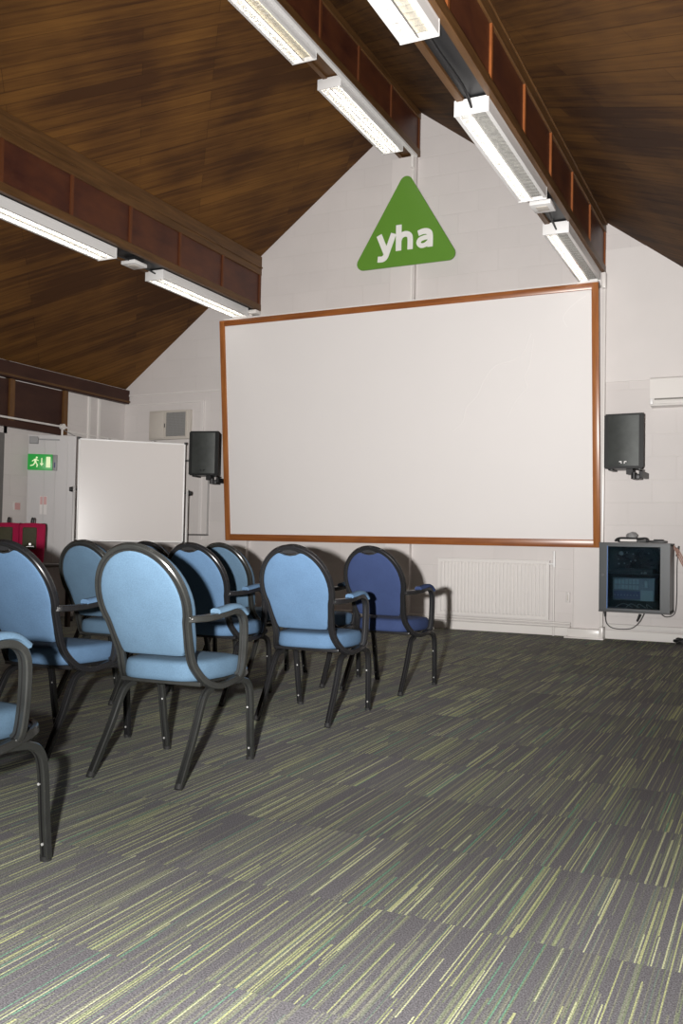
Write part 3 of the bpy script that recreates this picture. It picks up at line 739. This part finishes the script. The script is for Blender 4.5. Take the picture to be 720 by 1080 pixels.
# ------------------------------------------------------------------ mobile whiteboard
A = Vector((-7.0, 7.799, 0)); B = Vector((-6.156, 8.624, 0)); mid = (A + B) / 2; rz = math.atan2(B.y - A.y, B.x - A.x); hw = (B - A).length / 2
t = thing('mobile_whiteboard', 'large white mobile flip whiteboard standing in the left corner beside the open door', 'whiteboard', mid, rz)
z0, z1 = .86, 2.0
part_box('board', 'wboard', t, -hw + .012, hw - .012, -.010, .010, z0 + .012, z1 - .012)
bm = bmesh.new()
box(bm, -hw, hw, -.016, .016, z1 - .018, z1, bev=.004); box(bm, -hw, hw, -.016, .016, z0, z0 + .018, bev=.004)
box(bm, -hw, -hw + .018, -.016, .016, z0, z1, bev=.004); box(bm, hw - .018, hw, -.016, .016, z0, z1, bev=.004)
obj('frame', bm, 'alu_white', t, True)
for sx in (-hw, hw):
    for sz in (z0, z1): part_box('corner_cap', 'black_plastic', t, sx - .014, sx + .014, -.019, .019, sz - .014, sz + .014, bev=.005)
bm = bmesh.new()
for x in (-.28, .22): box(bm, x - .012, x + .012, -.02, .02, z1 - .003, z1 + .010, bev=.002)
obj('clip', bm, 'alu', t)
for s in (-1, 1):
    bm = bmesh.new(); x = s * (hw + .032)
    box(bm, x - .014, x + .014, -.014, .014,   .07, 1.47, bev=.004)
    obj('post', bm, 'alu', t, True)
    bm = bmesh.new(); cyl(bm, (s * (hw - .002), 0, 1.43), (s * (hw + .05), 0, 1.43), .010); cyl(bm, (s * (hw + .05), 0, 1.43), (s * (hw + .085), 0, 1.43), .030, 14, .022)
    obj('pivot_knob', bm, 'black_plastic', t, True)
    bm = bmesh.new(); box(bm, x - .016, x + .016, -.32, .12, .055, .085, bev=.004); obj('foot_rail', bm, 'alu', t, True)
    for yy in (-.30, .10):
        bm = bmesh.new(); cyl(bm, (x - .012, yy, .028), (x + .012, yy, .028), .028, 16); cyl(bm, (x, yy, .03), (x, yy, .056), .008); obj('castor', bm, 'black_plastic', t, True)
bm = bmesh.new(); cyl(bm, (-hw - .03, 0, .35), (hw + .03, 0, .35), .012); obj('crossbar', bm, 'alu', t, True)

# ------------------------------------------------------------------ doors on the left
bm = bmesh.new()
box(bm, XL - .16, XL - .11, 6.40, 7.25, .01, 1.97)
dd = struct('door_1', bm, 'door_wood')
bm = bmesh.new()
for y0, y1 in ((6.351, 6.42), (7.23, 7.299)): box(bm, XL - .17, XL + .02, y0, y1, 0, 2.019)
box(bm, XL - .17, XL + .02, 6.42, 7.23, 1.96, 2.019)
struct('trim_11', bm, 'steel_frame')
bm = bmesh.new(); cyl(bm, (XL - .11, 6.48, 1.02), (XL - .05, 6.48, 1.02), .010); cyl(bm, (XL - .05, 6.47, 1.02), (XL - .05, 6.60, 1.02), .010); obj('door_handle', bm, 'alu', dd, True)
bm = bmesh.new(); box(bm, XL - .16, XL - .04, 7.32, 7.34, .0, .0001) ; bm.free()
# ajar panelled door with sign
a = Vector((-7.60, 7.66, 0)); b = Vector((-7.172, 7.955, 0)); rz = math.atan2(b.y - a.y, b.x - a.x); Lw = (b - a).length
bm = bmesh.new(); box(bm, 0, Lw, 0, .045, .01, 2.045, bev=.003)
for x in (.17, .29, .42): box(bm, x, x + .012, -.006, .001, .05, 2.0, bev=.002)
o = struct('door_2', bm, 'door_paint'); o.location = a; o.rotation_euler = (0, 0, rz)
bm = bmesh.new(); box(bm, .015, .11, -.05, -.001, 1.94, 2.02, bev=.006); box(bm, .10, .34, -.03, -.012, 1.985, 2.0); obj('door_closer', bm, 'grey_plastic', o)
def on_door(name, label, cat, x, z, y=-.001):
    p = a + Matrix.Rotation(rz, 3, 'Z') @ Vector((x, y, 0)); return thing(name, label, cat, (p.x, p.y, z), rz)
t = on_door('exit_sign', 'green fire exit sign with running figure and down arrow, left of the mobile whiteboard', 'exit sign', .005, 1.645, -.05)
part_box('sign_box', 'exit_green', t, 0, .268, 0, .045, 0, .178, bev=.004)
part_box('end_bracket', 'grey_plastic', t, .269, .315, .0, .046, .0, .175, bev=.004)
part_box('bracket_label', 'amp_blue', t, .285, .300, -.003, .001, .03, .09)
bm = bmesh.new(); y0, y1 = -.005, .001
def poly(pts, y=-.004):
    va = [bm.verts.new((x, y, z)) for x, z in pts]; vb = [bm.verts.new((x, .001, z)) for x, z in pts]
    bm.faces.new(va); bm.faces.new(list(reversed(vb)))
    for i in range(len(pts)): j = (i + 1) % len(pts); bm.faces.new((va[i], va[j], vb[j], vb[i]))
cxh, czh = .098, .138; poly([(cxh + .011 * math.cos(2 * PI * k / 10), czh + .011 * math.sin(2 * PI * k / 10)) for k in range(10)])
poly([(.070, .122), (.094, .128), (.096, .080), (.074, .078)])                 # torso
poly([(.094, .122), (.118, .108), (.114, .100), (.092, .112)])                 # arm forward
poly([(.072, .120), (.046, .100), (.050, .092), (.074, .108)])                 # arm back
poly([(.082, .084), (.096, .084), (.112, .058), (.106, .030), (.096, .032), (.100, .056)])   # front leg
poly([(.074, .084), (.086, .080), (.066, .050), (.030, .040), (.028, .050), (.060, .060)])   # rear leg
obj('running_figure', bm, 'exit_white', t)
bm = bmesh.new(); poly([(.147, .135), (.157, .135), (.157, .075), (.172, .075), (.152, .045), (.132, .075), (.147, .075)]); obj('arrow', bm, 'exit_white', t)
bm = bmesh.new(); poly([(.200, .150), (.246, .150), (.246, .030), (.200, .030)]); obj('doorway_symbol', bm, 'exit_white', t)
t = on_door('wall_notice', 'small pink and white notice on the ajar door above the right crimson bag', 'notice', .145, 1.20)
part_box('red_panel', 'pinkish', t, 0, .07, -.004, 0, .06, .15); part_box('plate', 'label_white', t, -.004, .074, -.002, .001, -.05, .155)
t = thing('call_point', 'small pink and white fire call point on the wall above the left crimson bag', 'call point', (XL, 7.47, 1.18))
part_box('red_panel', 'pinkish', t, .014, .018, .012, .088, .012, .088); part_box('plate', 'label_white', t, -.003, .014, 0, .10, 0, .10, bev=.003)
# conduit across the timber panelling
bm = bmesh.new(); tube(bm, [(XL + .075, YB + .2, 2.18), (XL + .075, 4, 2.185), (XL + .075, 8.12, 2.185)], .012, 8, 2)
o = tag(obj('cable_conduit', bm, 'white_gloss', None, True), 'white conduit running across the timber panelling on the left wall to a junction box', 'conduit')
bm = bmesh.new(); cyl(bm, (XL + .055, 8.12, 2.185), (XL + .095, 8.12, 2.185), .035, 16); tube(bm, [(XL + .07, 8.12, 2.16), (XL + .07, 8.12, 2.03)], .012, 8, 2); tube(bm, [(XL + .07, 8.13, 2.185), (XL + .068, 8.24, 2.182)], .012, 8, 2)
obj('junction_box', bm, 'white_gloss', o, True)
cable('thin loose wire over the top of the ajar door', [(XL + .07, 8.14, 2.15), (-7.45, 8.10, 2.12), (-7.36, 8.14, 2.07), (-7.30, 8.16, 2.055)], .004, 'grey_plastic')

# crimson bags on a dark side table
t = thing('side_table', 'dark wooden side table under the crimson bags by the left wall', 'table', (-6.86, 6.90, 0))
part_box('table_top', 'dark_table', t, -.45, .45, -.22, .22, .60, .63, bev=.004)
for sx in (-1, 1):
    for sy in (-1, 1): part_box('leg', 'dark_table', t, sx * .42 - .02, sx * .42 + .02, sy * .19 - .02, sy * .19 + .02, 0, .5999)
part_box('modesty_panel', 'dark_table', t, -.40, .40, -.185, -.17, .15, .5998)
def bag(x, y, rz, label):
    t = thing('tote_bag', label, 'bag', (x, y, .631), rz, 'crimson bags on the side table')
    bm = bmesh.new(); rings = []
    W, D = .128, .062
    for z, s, d in ((0, .86, 1.), (.02, .93, 1.05), (.15, 1., 1.05), (.27, 1.02, .8), (.335, 1.02, .45), (.35, .96, .25)):
        rings.append([bm.verts.new((W * s * math.copysign(abs(math.cos(q)) ** .45, math.cos(q)), D * d * math.copysign(abs(math.sin(q)) ** .6, math.sin(q)) , z * 1.14 + (.006 * math.sin(3 * q) if z > .2 else 0))) for q in [2 * PI * k / 24 for k in range(24)]])
    for i in range(len(rings) - 1):
        for j in range(24): bm.faces.new((rings[i][j], rings[i][(j + 1) % 24], rings[i + 1][(j + 1) % 24], rings[i + 1][j]))
    bm.faces.new(list(reversed(rings[0]))); bm.faces.new(rings[-1])
    obj('bag_body', bm, 'crimson', t, True)
    bm = bmesh.new(); tube(bm, [(-.005, 0, .38), (-.008, -.01, .42), (.0, -.01, .455), (.012, -.01, .44), (.008, 0, .385)], .008, 8, 4); obj('handle', bm, 'black_plastic', t, True)
    part_box('front_pocket', 'olive', t, -.085, .05, -.090, -.056, .14, .36, bev=.012)
    bm = bmesh.new(); cyl(bm, (-.01, -.100, .19), (-.01, -.092, .19), .012, 12); box(bm, -.045, .03, -.099, -.093, .165, .172); obj('buckle', bm, 'chrome', t)
bag(-7.06, 6.88, math.radians(38), 'left crimson bag with black handle loop on the side table by the left wall')
bag(-6.81, 6.95, math.radians(40), 'right crimson bag with black handle loop on the side table, under the pink notice')

# ------------------------------------------------------------------ chairs
def back_y(z):
    # recline of the back: local y at height z
    return -.325 + (.865 - z) * .43 if z > .42 else -.134 + (.42 - z) * .9
def loop_half():
    P = []
    for k in range(0, 13):                       # arc from the top round to the widest point and below
        q = PI / 2 - k * (PI / 2 + .42) / 12
        P.append((.187 * math.cos(q), .668 + .200 * math.sin(q)))
    P += [(.161, .515), (.156, .465), (.161, .420)]
    return [(x, back_y(z), z) for x, z in P]
TP = [(-.016, -.008), (-.013, -.012), (-.003, -.012), (-.003, -.007), (.003, -.007), (.003, -.012), (.013, -.012), (.016, -.008), (.016, .008), (.013, .012), (.003, .012), (.003, .007), (-.003, .007), (-.003, .012), (-.013, .012), (-.016, .008)]
TM = [1 if j in (2, 3, 4, 10, 11, 12) else 0 for j in range(16)]
def frame_loop():
    h = loop_half()
    right = h[1:] + [(.176, -.100, .375), (.190, -.066, .350), (.203, -.015, .338), (.212, .05, .345), (.212, .12, .357), (.206, .175, .368), (.18, .215, .374), (.12, .232, .376), (0, .236, .376)]
    left = [(-x, y, z) for x, y, z in reversed(right[:-1])]
    path = smooth_path([(0, .236, .376)] + left + [h[0]] + right, 3)
    return path
def pillow(bm, outline, y_off_back, thick, sgn, dome=.012):
    """outline: list (x,z). Pad follows the back plane; sgn +1 = towards the sitter"""
    n = len(outline); cx, cz = 0, sum(p[1] for p in outline) / n
    rings = []
    def ring(s, off): 
        r = []
        for x, z in outline:
            X, Z = cx + (x - cx) * s, cz + (z - cz) * s
            r.append(bm.verts.new((X, back_y(Z) + off, Z)))
        return r
    rings.append(ring(1, y_off_back))
    e = sgn * thick
    for s, k in ((1.0, .65), (.985, .88), (.95, 1.0), (.8, 1 + dome / thick * .6), (.5, 1 + dome / thick * .95), (.2, 1 + dome / thick)):
        rings.append(ring(s, y_off_back + e * k))
    for i in range(len(rings) - 1):
        for j in range(n): bm.faces.new((rings[i][j], rings[i][(j + 1) % n], rings[i + 1][(j + 1) % n], rings[i + 1][j]))
    bm.faces.new(rings[-1]); bm.faces.new(list(reversed(rings[0])))
def outline(inset, zbot, notch=0.):
    pts = []
    R = .187 - inset; 
    half = []
    for k in range(0, 15):
        q = PI / 2 - k * (PI / 2 + .40) / 14
        x, z = R * math.cos(q), .668 + (R + .013) * math.sin(q)
        if notch and x < .07: z -= notch * (.5 + .5 * math.cos(PI * x / .07))
        half.append((x, z))
    half += [(.162 - inset, .525), (.154 - inset, .49), (.152 - inset, zbot + .02), (.144 - inset, zbot + .003), (.10, zbot), (.05, zbot)]
    left = [(-x, z) for x, z in reversed(half[1:])]
    return half + [(0, zbot)] + left
def make_chair(metal, fab, handle, label, group):
    t = thing('banquet_chair', label, 'chair', (0, 0, 0), 0, group)
    bm = bmesh.new(); sweep(bm, frame_loop(), [(a_, c_) for a_, c_ in TP], (0, 1, .3), cap=True, mats=TM); obj('back_frame', bm, [metal, 'groove'], t, True, angle=35)
    bm = bmesh.new()
    pillow(bm, outline(.014 if not handle else .012, .460, .022 if handle else 0.), -.002, .014, -1, .006)
    pillow(bm, outline(-.006 if not handle else .022, .462), .014, .046 if not handle else .036, 1, .014)
    obj('backrest', bm, fab, t, True, angle=50)
    if handle:
        bm = bmesh.new()
        pts = [(-.055, .842), (-.03, .832), (0, .828), (.03, .832), (.055, .842), (.03, .855), (0, .86), (-.03, .855)]
        va = [bm.verts.new((x, back_y(z) - .018, z)) for x, z in pts]; vb = [bm.verts.new((x, back_y(z) - .002, z)) for x, z in pts]
        bm.faces.new(va); bm.faces.new(list(reversed(vb)))
        for i in range(8): j = (i + 1) % 8; bm.faces.new((va[i], va[j], vb[j], vb[i]))
        hd = obj('handle', bm, 'black_plastic', t)
        bm = bmesh.new(); tube(bm, [(-.038, back_y(.84) - .020, .843), (-.02, back_y(.84) - .022, .838), (.02, back_y(.84) - .022, .838), (.038, back_y(.84) - .020, .843)], .0035, 8, 3); obj('handle_trim', bm, 'chrome', hd, True)
    # seat cushion
    bm = bmesh.new(); out = []
    for k in range(40):
        q = 2 * PI * k / 40; ex = .38
        x = .198 * math.copysign(abs(math.cos(q)) ** ex, math.cos(q)); y = .19 * math.copysign(abs(math.sin(q)) ** ex, math.sin(q)) + .035
        if y < 0: x *= 1 - .20 * min(1, (-y) / .155)
        out.append((x, y))
    rings = []
    def ring(s, z): return [bm.verts.new((x * s, (y - .035) * s + .035, z)) for x, y in out]
    for s, z in ((.93, .362), (.985, .367), (1.0, .382), (1.0, .405), (.985, .423), (.955, .433), (.8, .439), (.5, .442), (.2, .443)): rings.append(ring(s, z))
    for i in range(len(rings) - 1):
        for j in range(40): bm.faces.new((rings[i][j], rings[i][(j + 1) % 40], rings[i + 1][(j + 1) % 40], rings[i + 1][j]))
    bm.faces.new(rings[-1]); bm.faces.new(list(reversed(rings[0])))
    obj('seat', bm, fab, t, True, angle=60)
    bm = bmesh.new()
    box(bm, -.178, .178, -.115, -.088, .345, .362, bev=.003)
    box(bm, -.17, .17, -.09, .20, .349, .3618)
    obj('seat_frame', bm, metal, t, True)
    for s in (-1, 1):
        bm = bmesh.new()
        P = [(.180, -.212, .606), (.198, -.190, .607), (.215, -.13, .608), (.225, -.05, .615), (.229, .03, .624), (.230, .08, .618), (.230, .110, .598), (.230, .125, .56), (.230, .125, .48), (.229, .120, .42), (.224, .116, .378), (.212, .113, .362)]
        sweep(bm, smooth_path([(s * x, y, z) for x, y, z in P], 4), TP, (s, 0, 0.01), cap=True, mats=TM)
        ar = obj('armrest', bm, [metal, 'groove'], t, True, angle=35)
        bm = bmesh.new(); L = smooth_path([(s * .221, -.085, .628), (s * .226, -.03, .634), (s * .229, .03, .641), (s * .230, .080, .635), (s * .230, .122, .610)], 4)
        sweep(bm, L, [(-.024, .004), (-.022, -.007), (-.010, -.013), (.010, -.013), (.022, -.007), (.024, .004), (.016, .008), (-.016, .008)] if s < 0 else [(-.024, .004), (-.022, -.007), (-.010, -.013), (.010, -.013), (.022, -.007), (.024, .004), (.016, .008), (-.016, .008)], (1, 0, 0))
        obj('arm_pad', bm, fab, ar, True, angle=60)
        bm = bmesh.new(); cyl(bm, (s * .166, -.208, .606), (s * .202, -.208, .606), .008, 10); obj('arm_bolt', bm, 'chrome', ar, True)
        # rear leg
        LP = [(-.0135, -.009), (-.010, -.012), (-.003, -.012), (-.003, -.007), (.003, -.007), (.003, -.012), (.010, -.012), (.0135, -.009), (.0135, .009), (.010, .012), (.003, .012), (.003, .007), (-.003, .007), (-.003, .012), (-.010, .012), (-.0135, .009)]
        bm = bmesh.new(); sweep(bm, smooth_path([(s * .178, -.03, .326), (s * .180, -.07, .318), (s * .183, -.105, .285), (s * .188, -.17, .165), (s * .194, -.268, .008)], 4), [(q, -c) for q, c in LP], (1, 0, 0), mats=TM); lg = obj('leg', bm, [metal, 'groove'], t, True, angle=35)
        bm = bmesh.new(); cyl(bm, (s * .194, -.272, 0), (s * .1935, -.262, .016), .016, 12); obj('rubber_foot', bm, 'foot', lg, True)
        bm = bmesh.new(); cyl(bm, (s * .1905, -.213, .085), (s * .1903, -.221, .088), .004, 8); obj('bumper', bm, 'bumper', lg, True)
        bm = bmesh.new(); sweep(bm, smooth_path([(s * .208, .085, .345), (s * .212, .15, .340), (s * .214, .198, .318), (s * .213, .222, .26), (s * .208, .240, .12), (s * .203, .258, .008)], 4), [(q, -c) for q, c in LP], (1, 0, 0), mats=TM); lg = obj('leg', bm, [metal, 'groove'], t, True, angle=35)
        bm = bmesh.new(); cyl(bm, (s * .201, .259, 0), (s * .201, .256, .016), .016, 12); obj('rubber_foot', bm, 'foot', lg, True)
        for zz, yy in ((.05, .252), (.22, .231)):
            bm = bmesh.new(); cyl(bm, (s * .205, yy - .011, zz), (s * .205, yy - .016, zz), .004, 8); obj('bumper', bm, 'bumper', lg, True)
    return t
def dup(root, loc, rz, label):
    r = root.copy(); C.objects.link(r); r.location = loc; r.rotation_euler = (0, 0, rz); r['label'] = label
    for ch in list(root.children):
        c = ch.copy(); C.objects.link(c); c.parent = r
        for g in list(ch.children):
            d_ = g.copy(); C.objects.link(d_); d_.parent = c
    return r
G = 'blue banquet armchairs in rows facing the screen'
protos = {
    'plain': make_chair('grey_metal', 'teal', False, '', G),
    'handle': make_chair('black_metal', 'blue', True, '', G),
    'navy': make_chair('black_metal', 'navy', True, '', G),
    'black': make_chair('black_metal', 'blue', False, '', G)}
used = set()
SPOTS = [
    ('plain', -2.03, 1.70, .03, 'blue banquet armchair cut by the left frame edge, nearest the camera'),
    ('plain', -2.15, 2.99, .055, 'light blue banquet armchair with worn grey frame, the whole one in the left foreground'),
    ('handle', -2.85, 3.07, .03, 'large blue banquet armchair with black frame against the left picture edge'),
    ('handle', -2.18, 4.25, .05, 'light blue banquet armchair with black frame, standing just left of the dark blue chair'),
    ('navy', -2.20, 5.31, -.03, 'dark navy blue banquet armchair, rightmost, in front of the radiator'),
    ('handle', -2.925, 4.47, .03, 'blue banquet armchair with pale handle notch, right behind the foreground grey-framed chair'),
    ('plain', -3.435, 4.19, 0, 'grey-framed blue banquet armchair seen between the left-edge chair and the foreground chair'),
    ('plain', -3.29, 5.33, 0, 'grey-framed blue banquet armchair near the screen\'s lower left corner, partly covered'),
    ('black', -2.74, 5.33, 0, 'blue banquet armchair almost wholly hidden behind the light blue black-framed chair, its feet showing'),
    ('black', -3.88, 5.33, 0, 'black-framed banquet armchair showing only its curved top behind the foreground chair'),
    ('black', -4.42, 5.33, 0, 'blue banquet armchair farthest left, a sliver behind the grey-framed chair under the whiteboard'),
]
for kind, x, y, rz, lb in SPOTS:
    if kind in used: dup(protos[kind], (x, y, 0), rz, lb)
    else:
        used.add(kind); p = protos[kind]; p.location = (x, y, 0); p.rotation_euler = (0, 0, rz); p['label'] = lb

# ------------------------------------------------------------------ camera
Rw = Matrix(((0.9012768812656817, 0.0032710628730689686, -0.43323121245321966), (0.43279403654077025, 0.03874306281421856, 0.9006599230667034), (0.019730819312759808, -0.9992438517356284, 0.033502530319265145)))
cam = bpy.data.cameras.new('camera'); co = bpy.data.objects.new('camera', cam); C.objects.link(co)
mw = Matrix.Identity(4)
for i in range(3):
    mw[i][0] = Rw[i][0]; mw[i][1] = -Rw[i][1]; mw[i][2] = -Rw[i][2]
mw.translation = Vector((0, 0, .9)); co.matrix_world = mw
cam.sensor_fit = 'VERTICAL'; cam.sensor_height = 36; cam.sensor_width = 24; cam.lens = 960.2 / 1080 * 36
cam.clip_start = .05
bpy.context.scene.camera = co

# ------------------------------------------------------------------ light: the photographer's flash + the lamps
def flash(name, watts, half, blend, px, py):
    fl = bpy.data.lights.new(name, 'SPOT'); fl.energy = watts; fl.spot_size = math.radians(2 * half); fl.spot_blend = blend
    fl.shadow_soft_size = .028; fl.color = (1., .975, .95)
    fo = bpy.data.objects.new(name, fl); C.objects.link(fo); fo.location = (-.28, .02, .93)
    d = Rw @ Vector((px - 360, py - 540, 960.2)); fo.rotation_euler = d.to_track_quat('-Z', 'Y').to_euler()
flash('camera_flash', 2850, 36, 1., 430, 300)          # zoomed reflector: hot centre ...
flash('camera_flash_spill', 560, 70, .8, 300, 600)     # ... with a weak wide spill
w = bpy.data.worlds.new('world'); bpy.context.scene.world = w; w.use_nodes = True
w.node_tree.nodes['Background'].inputs[0].default_value = (.02, .02, .022, 1)
sc = bpy.context.scene
sc.view_settings.view_transform = 'Standard'; sc.view_settings.look = 'None'; sc.view_settings.gamma = 1
sc.view_settings.use_curve_mapping = False; sc.view_settings.exposure = .10
